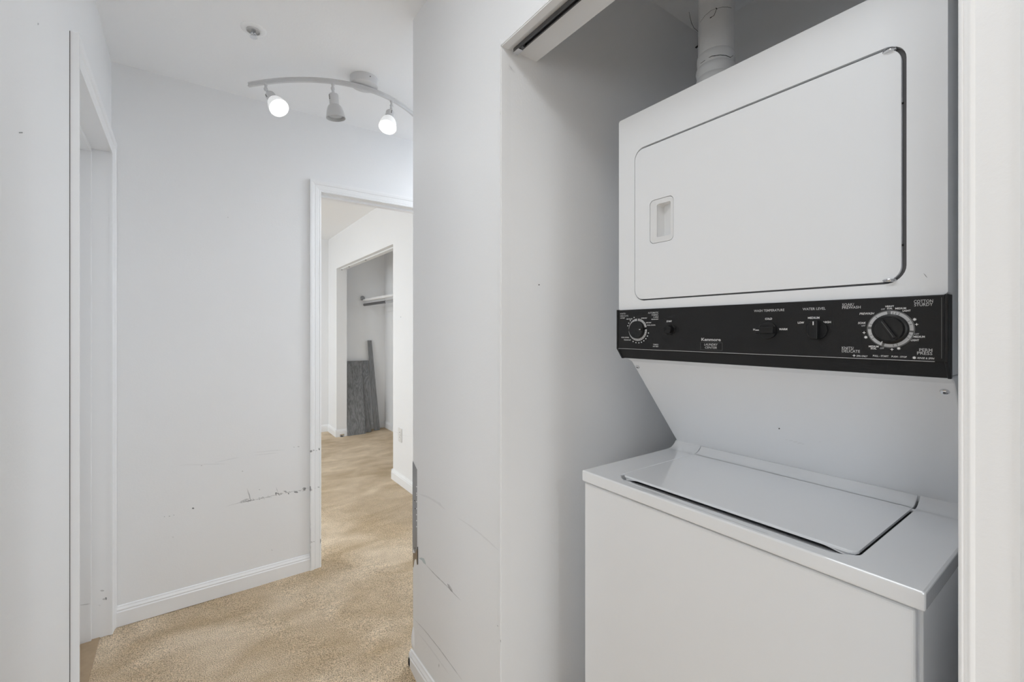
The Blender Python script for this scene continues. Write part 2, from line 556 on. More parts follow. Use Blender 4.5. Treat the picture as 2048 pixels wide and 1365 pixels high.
baseboard([((XB, YF + 0.115), (XB, CY0 + 0.012), (-1, 0)), ((XB - 0.012, CY0), (XB + 0.12, CY0), (0, 1)),
           ((XB, CY1 - 0.012), (XB, YB), (-1, 0)), ((XB - 0.012, CY1), (XB + 0.12, CY1), (0, -1)),
           ((-3.2, YB), (XB, YB), (0, -1)), ((XB + 0.12, CE), (CB, CE), (0, -1)), ((CB, 3.4), (CB, CE), (-1, 0))], 'baseboard_bedroom')

# ------------------------------------------------------------------ laundry center
YL, YR = 0.838, 0.168
lc = thing('laundry_center', (1.17, 0.503, 0), 'white stacked washer and dryer with a black control panel, standing in the open closet', 'washer dryer')
E_ = M['enamel']
# washer body: front panel, side panels
MB().box(0.836, 0.852, YR + 0.010, YL - 0.001, 0.06, 0.8815).build('washer_front', E_, lc, bevel=0.005)
b = MB()
b.box(0.857, 1.50, YR + 0.006, YL - 0.004, 0.05, 0.884)
b.build('washer_cabinet', E_, lc, bevel=0.004)
MB().box(0.90, 1.48, YR + 0.03, YL - 0.03, 0.0, 0.055).build('base', M['basin'], lc)
# washer deck, with the opening under the lid
ZD = 0.914
b = MB()
hole = [(0.892, 0.2575), (1.198, 0.2575), (1.198, 0.7545), (0.892, 0.7545), (0.885, 0.7535), (0.880, 0.7500), (0.868, 0.7380), (0.855, 0.7150), (0.846, 0.6850), (0.8435, 0.6500), (0.8435, 0.3600), (0.846, 0.3250), (0.855, 0.2960), (0.868, 0.2730), (0.880, 0.2620), (0.885, 0.2585)]
b.plate([(0.830, YR - 0.002), (1.2045, YR - 0.002), (1.2045, YL + 0.002), (0.830, YL + 0.002)], [hole], FZ, 0.8855, ZD)
def flange(y0, y1, z0, x0=1.203, R=0.050, a=52):
    """upturned rear edge of the deck and lid: concave fillet with rounded top"""
    up = []
    for k in range(0, 11):
        t = k / 10 * math.radians(a)
        up.append((x0 + R * math.sin(t), z0 + R * (1 - math.cos(t))))
    ex, ez = up[-1]
    up += [(ex + 0.0025, ez + 0.0012), (ex + 0.005, ez - 0.0005)]
    lo = [(ex + 0.006, 0.90), (x0 - 0.004, 0.90), (x0 - 0.004, z0)]
    return up + lo, y0, y1
for y0, y1 in ((YR - 0.002, 0.2575), (0.7545, YL + 0.002)):
    p, a, c = flange(y0, y1, ZD)
    MB().prism(p, lambda u, v, t: (u, t, v), a, c).build('top_flange', M['enamel_top'], lc, bevel=0.002, segs=2, smooth=True, angle=25)
deck = b.build('washer_top', M['enamel_top'], lc, bevel=0.0035, segs=3)
# concave finger scoop in front of the lid and the dark tub under it
b = MB()
sc = [(0.8420, 0.9136), (0.850, 0.9130), (0.858, 0.9119), (0.866, 0.9104), (0.874, 0.9084), (0.882, 0.9060), (0.892, 0.9030), (0.908, 0.8990)]
b.add([(x, y, z) for x, z in sc for y in (0.250, 0.762)], [(2 * i, 2 * i + 1, 2 * i + 3, 2 * i + 2) for i in range(len(sc) - 1)])
b.build('finger_scoop', M['enamel_top'], lc, smooth=True, angle=60)
MB().box(0.908, 1.197, 0.2585, 0.7535, 0.872, 0.9072).build('tub_rim', M['basin'], lc)
# lid: thin lip between two lower corner ears, curved rear flange
LYA, LYB = 0.7510, 0.2610
LZ0, LZ1 = 0.9105, 0.9158
def arc(cx, cy, r, a0, a1, n=6):
    return [(cx + r * math.cos(math.radians(a0 + (a1 - a0) * k / n)), cy + r * math.sin(math.radians(a0 + (a1 - a0) * k / n))) for k in range(n + 1)]
b = MB()
out = [(1.204, LYB), (1.204, LYA)] + arc(0.897, LYA - 0.013, 0.013, 90, 180) + arc(0.897, LYB + 0.013, 0.013, 180, 270)
b.plate(out, [], FZ, LZ0, LZ1)
lid = b.build('washer_lid', M['enamel_top'], lc, bevel=0.0020, segs=3)
def ear(yc, sg):
    e = MB()
    prof = []
    for k in range(13):
        t = k / 12
        y = yc + sg * (0.001 + 0.050 * t)
        if t < 0.25:
            z = LZ0 - 0.0050 * math.sin(t / 0.25 * math.pi / 2)
        else:
            z = LZ0 - 0.0025 * (1 + math.cos(math.pi * (t - 0.25) / 0.75))
        prof.append((y, z))
    e.prism(prof + [(yc + sg * 0.051, LZ0 + 0.003), (yc + sg * 0.001, LZ0 + 0.003)], lambda u, v, t: (t + max(0, 0.013 - abs(u - yc)) * 0.8, u, v), 0.8843, 0.902)
    return e.build('lid_corner', M['enamel_top'], lid)
ear(LYA, -1)
ear(LYB, 1)
p, a, c = flange(LYB, LYA, LZ1, R=0.046, a=50)
MB().prism([(u, max(v, 0.9085)) for u, v in p], lambda u, v, t: (u, t, v), a, c).build('lid_flange', M['enamel_top'], lid, bevel=0.002, segs=2, smooth=True, angle=25)
# sloped panel between washer and dryer
MB().prism([(1.000, 1.2035), (1.026, 1.192), (1.2425, 0.934), (1.2425, 0.918), (1.48, 0.918), (1.48, 1.2035)], lambda u, v, t: (u, t, v), YR + 0.001, YL - 0.001).build('sloped_panel', E_, lc, bevel=0.003)
sn = Vector((-(1.192 - 0.934), 0, -(1.2425 - 1.026))).normalized()
for y in (0.8255, 0.1835):
    base = Vector((1.026 + 0.013, y, 1.192 - 0.0155)) - sn * 0.001
    s = MB().lathe([(0.0066, 0), (0.0066, 0.001), (0.0052, 0.0032), (0.0025, 0.0042), (0.0, 0.0044)], base, sn, 20, cap=False).build('screw', M['chrome'], lc, smooth=True)
    MB().lathe([(0.0022, 0.0), (0.0022, 0.0048), (0, 0.0048)], base, sn, 6, cap=False).build('screw_socket', M['steel_dark'], s)
# dryer cabinet, front frame with door opening
MB().box(1.006, 1.48, YR + 0.004, YL - 0.004, 1.204, 1.866).build('dryer_cabinet', E_, lc, bevel=0.003)
DO = (0.2185, 1.3605, 0.7835, 1.7695)
b = MB()
b.plate(rrect(YR, 1.3375, YL, 1.868, 0.006, 4), [rrect(*DO, 0.030, 8)], FX, 0.9725, 1.0045)
b.build('dryer_front', E_, lc, bevel=0.0025)
MB().plate([(DO[0] - 0.01, DO[1] - 0.01), (DO[2] + 0.01, DO[1] - 0.01), (DO[2] + 0.01, DO[3] + 0.01), (DO[0] - 0.01, DO[3] + 0.01)], [rrect(DO[0] + 0.03, DO[1] + 0.03, DO[2] - 0.03, DO[3] - 0.03, 0.02, 5)], FX, 0.9805, 0.9835).build('door_gasket', M['gasket'], lc)
# dryer door with recessed grip
DD = (0.2250, 1.3640, 0.7810, 1.7645)
GR = (0.664, 1.5075, 0.7325, 1.6185)
b = MB()
b.plate(rrect(*DD, 0.026, 8), [rrect(GR[0] - 0.001, GR[1] - 0.001, GR[2] + 0.001, GR[3] + 0.001, 0.012, 6)], FX, 0.9715, 0.9795)
door = b.build('dryer_door', E_, lc, bevel=0.002)
# grip: plastic cup, shallow on the latch side, deep slot behind a lip
g = MB()
SL = (0.6715, 1.521, 0.712, 1.606)
g.plate(rrect(GR[0], GR[1], GR[2], GR[3], 0.012, 6), [rrect(*SL, 0.004, 4)], FX, 0.9722, 0.9760)
o = rrect(*SL, 0.004, 4)
n = len(o)
def depth(y):          # deepest at the far (latch) side, ramping up towards the hinge side
    t = (y - SL[0]) / (SL[2] - SL[0])
    return 0.9760 + 0.004 + 0.020 * min(1, max(0, t)) ** 0.8
inner = [(u + (-0.004 if u > 0.69 else 0.002), 1.5635 + (v - 1.5635) * 0.96) for u, v in o]
vs = [(0.9760, u, v) for u, v in o] + [(depth(u), u, v) for u, v in inner]
g.add(vs, [(i, (i + 1) % n, (i + 1) % n + n, i + n) for i in range(n)])
g.add([(depth(u), u, v) for u, v in inner], [tuple(range(n))])
g.build('grip', M['plastic_white'], door, bevel=0.0008, segs=2)
for z, y in ((1.7615, 0.2405), (1.3665, 0.2405)):
    h = MB()
    h.lathe([(0.0060, 0.0), (0.0088, 0.0006), (0.0095, 0.002), (0.0095, 0.0036), (0.0088, 0.0050), (0.0060, 0.0056)], (0.9735, y, z - 0.0028), (0, 0, 1), 28)
    h = h.build('hinge', M['chrome'], door, smooth=True)
    MB().lathe([(0.0099, 0.0), (0.0099, 0.0007)], (0.9735, y, z - 0.0003), (0, 0, 1), 28).build('hinge_seam', M['basin'], h)
for z in (1.665, 1.425):
    MB().lathe([(0.0016, 0), (0.0016, 0.002), (0, 0.002)], (0.9745, 0.2245, z), (0, -1, 0), 8, cap=False).build('bumper', M['lint'], door)

# control panel
PX = 0.9640
cp = MB()
prof = [(PX + 0.001, 1.3372), (PX, 1.3355), (PX, 1.2312), (PX + 0.0015, 1.2285), (PX + 0.020, 1.2045), (PX + 0.022, 1.2035), (0.990, 1.2035), (0.990, 1.3372)]
cp.prism(prof, lambda u, v, t: (u, t, v), YR + 0.002, YL - 0.005)
panel = cp.build('control_panel', M['black'], lc, bevel=0.0008, segs=2)
for y0, y1 in ((YL - 0.0055, YL), (YR - 0.002, YR + 0.0025)):
    MB().prism([(PX - 0.0015, 1.3382), (PX - 0.0015, 1.2300), (PX + 0.0195, 1.2025), (0.991, 1.2025), (0.991, 1.3382)], lambda u, v, t: (u, t, v), y0, y1).build('end_cap', M['black_smooth'], panel, bevel=0.001, segs=2)
MB().box(PX - 0.0006, PX + 0.001, 0.182, YL - 0.006, 1.2302, 1.2311).build('edge_line', M['print_grey'], panel)
MB().box(PX - 0.0004, PX + 0.001, 0.1735, 0.1742, 1.236, 1.333).build('edge_line', M['print_dark'], panel)

TXT = 0
def on_panel(px, py):
    p = at(px, py, 0, PX)
    return p.y, p.z
def text(s, px0, px1, py, hpx, m='print_white', bold=0.0, italic=0.0, parent=None):
    """lettering printed on the panel: spans px0..px1, centred on py, cap height hpx at its middle"""
    pm = (px0 + px1) / 2
    ya, _ = on_panel(px0, py)
    yb, _ = on_panel(px1, py)
    _, zt = on_panel(pm, py - hpx / 2)
    _, zb = on_panel(pm, py + hpx / 2)
    cu = bpy.data.curves.new('lettering', 'FONT')
    cu.body = s
    cu.size = 1.0
    cu.shear = italic
    cu.offset = bold if bold > 0.01 else 0.011
    cu.resolution_u = 2
    cu.fill_mode = 'FRONT'
    tmp = bpy.data.objects.new('tmp', cu)
    COL.objects.link(tmp)
    dg = bpy.context.evaluated_depsgraph_get()
    dg.update()
    me = bpy.data.meshes.new_from_object(tmp.evaluated_get(dg))
    bpy.data.objects.remove(tmp)
    bpy.data.curves.remove(cu)
    xs_ = [v.co.x for v in me.vertices]
    ys_ = [v.co.y for v in me.vertices]
    x0, x1, y0, y1 = min(xs_), max(xs_), min(ys_), max(ys_)
    for v in me.vertices:
        u = (v.co.x - x0) / (x1 - x0)
        t = (v.co.y - y0) / (y1 - y0)
        v.co = (PX - 0.0003, ya + (yb - ya) * u, zb + (zt - zb) * t)
    me.materials.clear()
    me.materials.append(M[m])
    o = bpy.data.objects.new('lettering', me)
    COL.objects.link(o)
    par = parent or panel
    o.parent = par
    o.matrix_parent_inverse = Matrix.Translation(-total(par))
    return o

B = 0.022
W_, G_ = 'print_white', 'print_grey'
for s, a, bb, y, h, m, bo, it in [
    ('KNITS/', 1240.8, 1251.6, 627.9, 3.0, G_, 0, 0), ('DELICATE', 1240.8, 1256.6, 632.4, 3.0, G_, 0, 0), ('LOW HEAT', 1240.8, 1250.0, 636.6, 2.0, W_, B, 0),
    ('AUTOMATIC', 1296.2, 1317.0, 625.9, 3.6, G_, 0, 0), ('FABRIC', 1303.6, 1317.0, 630.2, 3.4, G_, 0, 0), ('CARE', 1306.6, 1317.0, 634.6, 3.4, G_, 0, 0), ('REGULAR HEAT', 1303.0, 1317.0, 639.0, 2.0, W_, B, 0),
    ('START', 1333.2, 1344.0, 643.0, 3.2, W_, B, 0),
    ('AIR FLUFF', 1252.8, 1265.0, 638.5, 2.2, W_, B, 0), ('MORE DRY', 1282.7, 1294.3, 636.7, 2.3, W_, B, 0), ('LESS DRY', 1292.0, 1302.7, 645.8, 2.2, W_, B, 0), ('COOL DOWN', 1293.9, 1310.6, 650.8, 2.5, W_, 0, 0),
    ('COOL DOWN', 1242.8, 1257.8, 675.3, 2.5, W_, 0, 0), ('TOUCH UP', 1247.8, 1261.8, 680.4, 2.5, W_, 0, 0), ('TIMED', 1306.3, 1317.0, 689.8, 3.0, G_, 0, 0), ('DRY HEAT', 1306.0, 1317.0, 693.6, 1.9, W_, B, 0),
    ('Kenmore', 1402.8, 1441.8, 679.6, 6.2, G_, 0.03, 0), ('LAUNDRY', 1408.3, 1435.8, 689.6, 4.4, G_, 0, 0.25), ('CENTER', 1410.0, 1433.6, 695.6, 4.4, G_, 0, 0.25),
    ('WASH TEMPERATURE', 1508.0, 1568.9, 621.3, 4.8, G_, 0.004, 0), ('COLD', 1530.3, 1544.4, 638.1, 4.2, W_, B, 0), ('HOT', 1506.5, 1519.0, 659.5, 4.0, W_, B, 0), ('WARM', 1558.2, 1574.8, 658.9, 4.2, W_, B, 0),
    ('WATER LEVEL', 1605.3, 1651.4, 618.0, 5.0, G_, 0.004, 0), ('MEDIUM', 1615.9, 1639.1, 636.2, 4.3, W_, B, 0), ('LOW', 1595.7, 1608.4, 645.8, 4.3, W_, B, 0), ('HIGH', 1647.2, 1662.0, 644.7, 4.3, W_, B, 0),
    ('SOAK/', 1684.5, 1708.2, 609.6, 5.4, G_, 0, 0), ('PREWASH', 1684.5, 1721.4, 615.2, 5.4, G_, 0, 0),
    ('COTTON', 1827.7, 1866.2, 602.9, 6.2, G_, 0.008, 0), ('STURDY', 1828.4, 1865.9, 609.6, 6.2, G_, 0.008, 0),
    ('OFF', 1762.2, 1770.5, 619.0, 3.3, G_, 0, 0.2), ('HEAVY', 1771.0, 1788.3, 613.0, 3.5, W_, B, 0), ('SOIL', 1774.0, 1785.2, 617.4, 3.4, W_, B, 0),
    ('MEDIUM', 1790.6, 1812.3, 617.2, 3.7, W_, B, 0), ('LIGHT', 1805.2, 1821.5, 621.8, 3.7, W_, B, 0),
    ('PREWASH', 1719.0, 1748.7, 627.6, 4.2, W_, 0.006, 0.22), ('SOAK', 1716.0, 1732.0, 646.3, 4.2, W_, 0.006, 0.22), ('OFF', 1723.0, 1731.0, 652.0, 3.0, G_, 0, 0.2),
    ('KNITS/', 1683.9, 1707.8, 696.7, 5.6, G_, 0, 0), ('DELICATE', 1683.9, 1720.0, 702.8, 5.6, G_, 0, 0),
    ('MEDIUM', 1737.5, 1757.3, 693.5, 3.7, W_, B, 0), ('SOIL', 1741.4, 1753.2, 697.5, 3.7, W_, B, 0), ('OFF', 1760.0, 1768.6, 697.0, 3.4, G_, 0, 0.2),
    ('OFF', 1829.0, 1838.4, 668.6, 3.4, G_, 0, 0.2), ('MEDIUM', 1827.2, 1849.8, 674.0, 4.0, W_, B, 0), ('LIGHT', 1821.9, 1838.2, 680.8, 4.0, W_, B, 0),
    ('PERM', 1838.6, 1865.0, 700.6, 6.2, G_, 0.008, 0), ('PRESS', 1834.2, 1865.0, 707.1, 6.2, G_, 0.008, 0),
    ('SPIN ONLY', 1713.0, 1735.5, 712.7, 3.4, W_, 0, 0.22), ('PULL - START', 1746.0, 1777.2, 712.5, 3.4, W_, 0.006, 0), ('PUSH - STOP', 1783.2, 1813.8, 714.0, 3.4, W_, 0.006, 0), ('RINSE & SPIN', 1834.8, 1868.9, 717.0, 3.6, W_, 0, 0.22)]:
    text(s, a, bb, y, h, m, bo, it)
# frame around LAUNDRY CENTER
(ya, za), (yb, zb) = on_panel(1401.0, 685.2), on_panel(1444.6, 701.4)
za, zb = 1.2532, 1.2356
t_ = 0.0004
MB().plate([(yb, zb), (ya, zb), (ya, za), (yb, za)], [[(yb + t_, zb + t_), (ya - t_, zb + t_), (ya - t_, za - t_), (yb + t_, za - t_)]], FX, PX - 0.0003, PX + 0.0005).build('badge_frame', M['print_dark'], panel)

# printed stars and asterisks
def star(px, py, rpx, pts, inner=0.32):
    y, z = on_panel(px, py)
    _, z2 = on_panel(px, py + rpx)
    R = abs(z - z2)
    out = []
    for k in range(pts * 2):
        t = math.pi * k / pts + math.pi / 2
        rr = R if k % 2 == 0 else R * inner
        out.append((y + rr * math.cos(t), z + rr * math.sin(t)))
    MB().prism(out, FX, PX - 0.0003, PX + 0.0003).build('star_mark', M['print_white'], panel)
for px, py in ((1833.3, 649.2), (1728.2, 665.8), (1784.0, 699.4), (1708.2, 711.7)):
    star(px, py, 3.2, 4)
for px, py in ((1829.3, 639.4), (1731.7, 674.9), (1797.5, 697.2), (1828.6, 716.0)):
    star(px, py, 3.5, 8, 0.5)

# dials
def ring_seg(cy, cz, r0, r1, a0, a1, x0, x1, m, name, parent):
    n = max(3, int(abs(a1 - a0) / 5))
    o = [(cy - r1 * math.sin(math.radians(a0 + (a1 - a0) * k / n)), cz + r1 * math.cos(math.radians(a0 + (a1 - a0) * k / n))) for k in range(n + 1)]
    i = [(cy - r0 * math.sin(math.radians(a0 + (a1 - a0) * k / n)), cz + r0 * math.cos(math.radians(a0 + (a1 - a0) * k / n))) for k in range(n, -1, -1)]
    return MB().prism(o + i, FX, x0, x1).build(name, m, parent)

def lathe_x(prof, y, z, m, name, parent, seg=40, cap=True):
    return MB().lathe([(r, d) for r, d in prof], (PX, y, z), (-1, 0, 0), seg, cap).build(name, m, parent, smooth=True, angle=30)

# washer cycle dial (angles clockwise from the top)
wy, wz = on_panel(1780.5, 658.8)
R1 = 0.0322
wd = lathe_x([(R1, 0), (R1, 0.0006), (R1 - 0.0004, 0.0008), (0, 0.0008)], wy, wz, M['print_dark'], 'cycle_dial', lc, 64, cap=False)
segs = [(2, 95), (101, 196), (203, 270), (279, 352)]
for a0, a1 in segs:
    ring_seg(wy, wz, R1 * 0.79, R1 * 0.945, a0, a1, PX - 0.0012, PX - 0.0004, M['print_grey'], 'dial_band', wd)
for a in (8, 16, 25, 62, 74, 110, 122, 160, 171, 236, 248, 288, 318):
    t = math.radians(a)
    ring_seg(wy, wz, R1 * 0.80, R1 * 0.92, a - 0.8, a + 0.8, PX - 0.0015, PX - 0.0004, M['print_dark'], 'tick_mark', wd)
k = lathe_x([(0.0252, 0.0004), (0.0252, 0.003), (0.0236, 0.0042), (0.0205, 0.0046), (0.0205, 0.0098), (0.0192, 0.0115), (0, 0.0115)], wy, wz, M['black_smooth'], 'cycle_knob', lc, 56, cap=False)
def bar(y, z, half, wid, ang, x0, x1, m, name, parent, bev=0.0006):
    t = math.radians(ang)           # clockwise from the top, as seen from the front
    d = Vector((-math.sin(t), math.cos(t)))
    nrm = Vector((d.y, -d.x))
    c = Vector((y, z))
    pts = [c - d * half - nrm * wid, c + d * half - nrm * wid, c + d * half + nrm * wid, c - d * half + nrm * wid]
    return MB().prism([tuple(p) for p in pts], FX, x0, x1).build(name, m, parent, bevel=bev, segs=2)
bar(wy, wz, 0.0175, 0.0032, 149, PX - 0.0165, PX - 0.010, M['black_smooth'], 'knob_grip', k)
bar(wy, wz, 0.0150, 0.0004, 149, PX - 0.0168, PX - 0.0150, M['print_dark'], 'knob_groove', k, 0)
t = math.radians(205)
bar(wy - 0.0255 * math.sin(t), wz + 0.0255 * math.cos(t), 0.0026, 0.0006, 205, PX - 0.0046, PX - 0.001, M['print_white'], 'pointer_mark', k, 0)

# dryer timer dial
dy, dz = on_panel(1275.6, 660.0)
R2 = 0.0300
dd = lathe_x([(R2, 0), (R2, 0.0005), (0, 0.0005)], dy, dz, M['black_smooth'], 'timer_dial', lc, 56, cap=False)
for a0, a1 in ((3, 76), (88, 262), (274, 356)):
    ring_seg(dy, dz, R2 * 0.80, R2 * 0.99, a0, a1, PX - 0.0010, PX - 0.0003, M['print_grey'], 'dial_band', dd)
for a in (12, 20, 30, 42, 55, 100, 112, 124, 136, 148, 160, 172, 184, 196, 208, 220, 290, 305, 320, 338):
    ring_seg(dy, dz, R2 * 0.84, R2 * 0.95, a - 1.2, a + 1.2, PX - 0.0013, PX - 0.0003, M['print_dark'], 'tick_mark', dd)
for a in (104, 118, 132, 146, 160, 174, 190, 206, 288, 301, 315, 340):
    t = math.radians(a)
    bar(dy - R2 * 1.17 * math.sin(t), dz + R2 * 1.17 * math.cos(t), 0.0013, 0.0014, 0, PX - 0.0003, PX + 0.0003, M['print_white'], 'minute_mark', panel, 0)
k = lathe_x([(0.0240, 0.0003), (0.0240, 0.003), (0.0228, 0.0085), (0.0215, 0.0098), (0, 0.0098)], dy, dz, M['black_smooth'], 'timer_knob', lc, 56, cap=False)
bar(dy - 0.0095, dz, 0.0115, 0.0036, 88, PX - 0.0130, PX - 0.0090, M['black_smooth'], 'knob_grip', k)
t = math.radians(88)
bar(dy - 0.0165 * math.sin(t), dz + 0.0165 * math.cos(t), 0.0020, 0.0007, 88, PX - 0.0134, PX - 0.0125, M['print_white'], 'pointer_mark', k, 0)

# start button
sy, sz = on_panel(1341.5, 659.6)
k = lathe_x([(0.0128, 0), (0.0128, 0.002), (0.0118, 0.003)], sy, sz, M['black_smooth'], 'start_button', lc, 36, cap=True)
lathe_x([(0.0100, 0.002), (0.0100, 0.0130), (0.0088, 0.0150), (0.0, 0.0142)], sy, sz, M['black'], 'button_cap', k, 36, cap=False)

# wash temperature and water level selectors
def selector(px, py, ang, name):
    y, z = on_panel(px, py)
    k = lathe_x([(0.0180, 0), (0.0180, 0.003), (0.0172, 0.0042), (0, 0.0042)], y, z, M['black_smooth'], name, lc, 40, cap=False)
    bar(y, z, 0.0174, 0.0066, ang, PX - 0.0190, PX - 0.003, M['black'], 'knob_grip', k, 0.0012)
    t = math.radians(ang)
    bar(y - 0.0125 * math.sin(t), z + 0.0125 * math.cos(t), 0.0034, 0.0008, ang, PX - 0.0195, PX - 0.0185, M['print_white'], 'pointer_mark', k, 0)
selector(1536.0, 660.8, 270, 'temperature_knob')
selector(1634.7, 660.4, 0, 'level_knob')

# scuff marks on the washer dryer
def on_slope(px, py):
    r, h = (px - CX) / F_PX, (CY - py) / F_PX
    d = Vector((c_ * r + s_, -s_ * r + c_, h))
    p0 = Vector((1.026, 0, 1.192))
    o = Vector((0, 0, CAM_Z))
    return o + d * ((p0 - o).dot(sn) / d.dot(sn))
def slope_speck(x, y, w, h, m):
    pts = [on_slope(x + w / 2 * math.cos(2 * math.pi * k / 6), y + h / 2 * math.sin(2 * math.pi * k / 6)) for k in range(6)]
    MB().add([p + sn * 0.0004 for p in pts], [tuple(range(6))]).build('smudge', M[m], lc)
slope_speck(1558.5, 857.5, 3, 3, 'crack')
for x, y, w, h in ((1573, 880, 5, 1.2), (1582, 882, 9, 1.6), (1591, 884, 10, 2.4), (1600, 886.5, 9, 2.6), (1606, 888.5, 7, 1.8), (1596, 888, 5, 1.2), (1640, 884, 5, 1.5)):
    slope_speck(x, y, w, h, 'scuff_faint')
def decal(pts, ax, val, m, parent, name='scuff', off=0.0004):
    q = [at(x, y, ax, val) for x, y in pts]
    d = Vector((0, 0, 0))
    d[ax] = -off
    n = len(q)
    vs = [p for p in q] + [p + d for p in q]
    return MB().add(vs, [tuple(range(n)), tuple(range(n, 2 * n))] + [(i, (i + 1) % n, (i + 1) % n + n, i + n) for i in range(n)]).build(name, m, parent)
decal([(1847, 547), (1850, 549), (1855, 556), (1852, 554)], 0, 0.9725, M['scuff'], lc)

# ------------------------------------------------------------------ duct above the dryer
dcx, dcy = 1.30, 0.742
duct = thing('dryer_duct', (dcx, dcy, 1.868), 'white vinyl dryer vent duct rising from the dryer top to the ceiling', 'duct')
prof = [(0.050, 0.0)]
z = 0.0
for z, r in ((0.05, 0.050), (0.10, 0.051), (0.140, 0.0550), (0.152, 0.0535), (0.158, 0.0485), (0.164, 0.0530), (0.174, 0.0560), (0.183, 0.0545), (0.189, 0.0490), (0.195, 0.0545), (0.205, 0.0565), (0.214, 0.0550), (0.220, 0.0495), (0.226, 0.0530), (0.240, 0.0540), (0.252, 0.0530), (0.257, 0.0480), (0.262, 0.0508), (0.30, 0.0512), (0.38, 0.0505), (0.40, 0.0512), (0.404, 0.0500), (0.408, 0.0512), (0.50, 0.0505), (0.571, 0.0508)):
    prof.append((r, z))
MB().lathe(prof, (dcx, dcy, 1.868), (0.008, -0.006, 1), 40).build('hose', M['duct'], duct, smooth=True, angle=60)
def strand(pix, rad, d=-0.052):
    pts = []
    for x, y in pix:
        p = at(x, y, 0, dcx + d)
        pts.append(p)
    n = len(pts)
    return MB().tube(pts, [rad * (0.5 + 0.5 * math.sin(math.pi * (i + 0.5) / n)) for i in range(n)], 5).build('dust_strand', M['lint'], duct)
strand([(1378, 24), (1380, 34), (1383, 46), (1388, 56), (1394, 61), (1397, 64)], 0.0007, 0.0)
strand([(1400, 0), (1398, 6), (1397, 12)], 0.0014, -0.012)
strand([(1397, 64), (1396.5, 78), (1396, 90), (1394, 95), (1393, 97)], 0.0013, -0.012)
strand([(1398, 89), (1394, 94), (1391, 95)], 0.0028, -0.012)
strand([(1433, 17), (1431, 24), (1428, 31), (1422, 35)], 0.0008)
strand([(1420, 36), (1423, 34)], 0.0014)
strand([(1432, 16), (1434, 18)], 0.0014)
strand([(1434, 17), (1445, 14), (1455, 14), (1463, 16)], 0.0005, -0.049)
strand([(1400, 45), (1410, 31), (1422, 21), (1432, 17)], 0.0004, -0.050)
strand([(1401, 127), (1415, 117), (1424, 112), (1440, 110), (1452, 111), (1461, 115), (1466, 111)], 0.0009, -0.050)

# ------------------------------------------------------------------ folding door track under the closet header
tr = thing('folding_door_track', (0.714, 0.55, ZH - 0.014), 'empty grey metal folding door track under the laundry closet header', 'track')
b = MB()
b.prism([(-0.0075, 0), (0.0075, 0), (0.0075, -0.010), (0.0042, -0.010), (0.0042, -0.0085), (0.0060, -0.0085), (0.0060, -0.0015), (-0.0060, -0.0015), (-0.0060, -0.0085), (-0.0042, -0.0085), (-0.0042, -0.010), (-0.0075, -0.010)],
        lambda u, v, t: (0.708 + u, t, ZH - 0.002 + v), Y0 + 0.002, Y1 - 0.012)
b.build('channel', M['steel_dark'], tr)
MB().box(0.703, 0.713, 0.930, 0.940, ZH - 0.016, ZH - 0.005).build('pivot', M['steel_dark'], tr, bevel=0.002)
MB().box(0.700, 0.716, 0.944, 0.970, ZH - 0.0140, ZH - 0.0125).build('bracket', M['chrome'], tr)

# ------------------------------------------------------------------ track light
RZ = 2.392
def rail_y(x):
    return 2.045 + 1.40 * (x - 0.65) ** 2
tl = thing('track_light', (0.64, 2.055, ZC), 'curved white ceiling track light with three spot heads, two of them lit', 'ceiling light')
MB().lathe([(0.062, 0), (0.062, 0.028), (0.060, 0.033), (0.056, 0.035), (0, 0.035)], (0.64, 2.055, ZC), (0, 0, -1), 48, cap=False).build('canopy', M['fixture'], tl, smooth=True)
MB().lathe([(0.0022, 0), (0.0022, 0.002), (0, 0.002)], (0.648, 1.9935, 2.424), (0, -1, 0), 10, cap=False).build('screw', M['steel_dark'], tl)
MB().lathe([(0.007, 0), (0.007, 0.012)], (0.64, 2.055, 2.406), (0, 0, -1), 16).build('stem', M['fixture'], tl, smooth=True)
b = MB()
pr = [(-0.005, -0.010), (0.005, -0.010), (0.005, -0.004), (0.0035, -0.003), (0.0035, 0.003), (0.005, 0.004), (0.005, 0.010), (-0.005, 0.010), (-0.005, 0.004), (-0.0035, 0.003), (-0.0035, -0.003), (-0.005, -0.004)]
pts = [0.205 + (1.085 - 0.205) * i / 40 for i in range(41)]
n = len(pr)
vs, fs = [], []
for x in pts:
    sl = 2.8 * (x - 0.65)
    tx = Vector((1, sl, 0)).normalized()
    nn = Vector((-tx.y, tx.x, 0))
    for u, v in pr:
        vs.append(Vector((x, rail_y(x), RZ + v)) + nn * u)
for i in range(len(pts) - 1):
    for k2 in range(n):
        a, c = i * n + k2, i * n + (k2 + 1) % n
        fs.append((a, c, c + n, a + n))
fs += [tuple(range(n)), tuple(range(len(vs) - n, len(vs)))]
b.add(vs, fs)
b.build('rail', M['fixture'], tl)

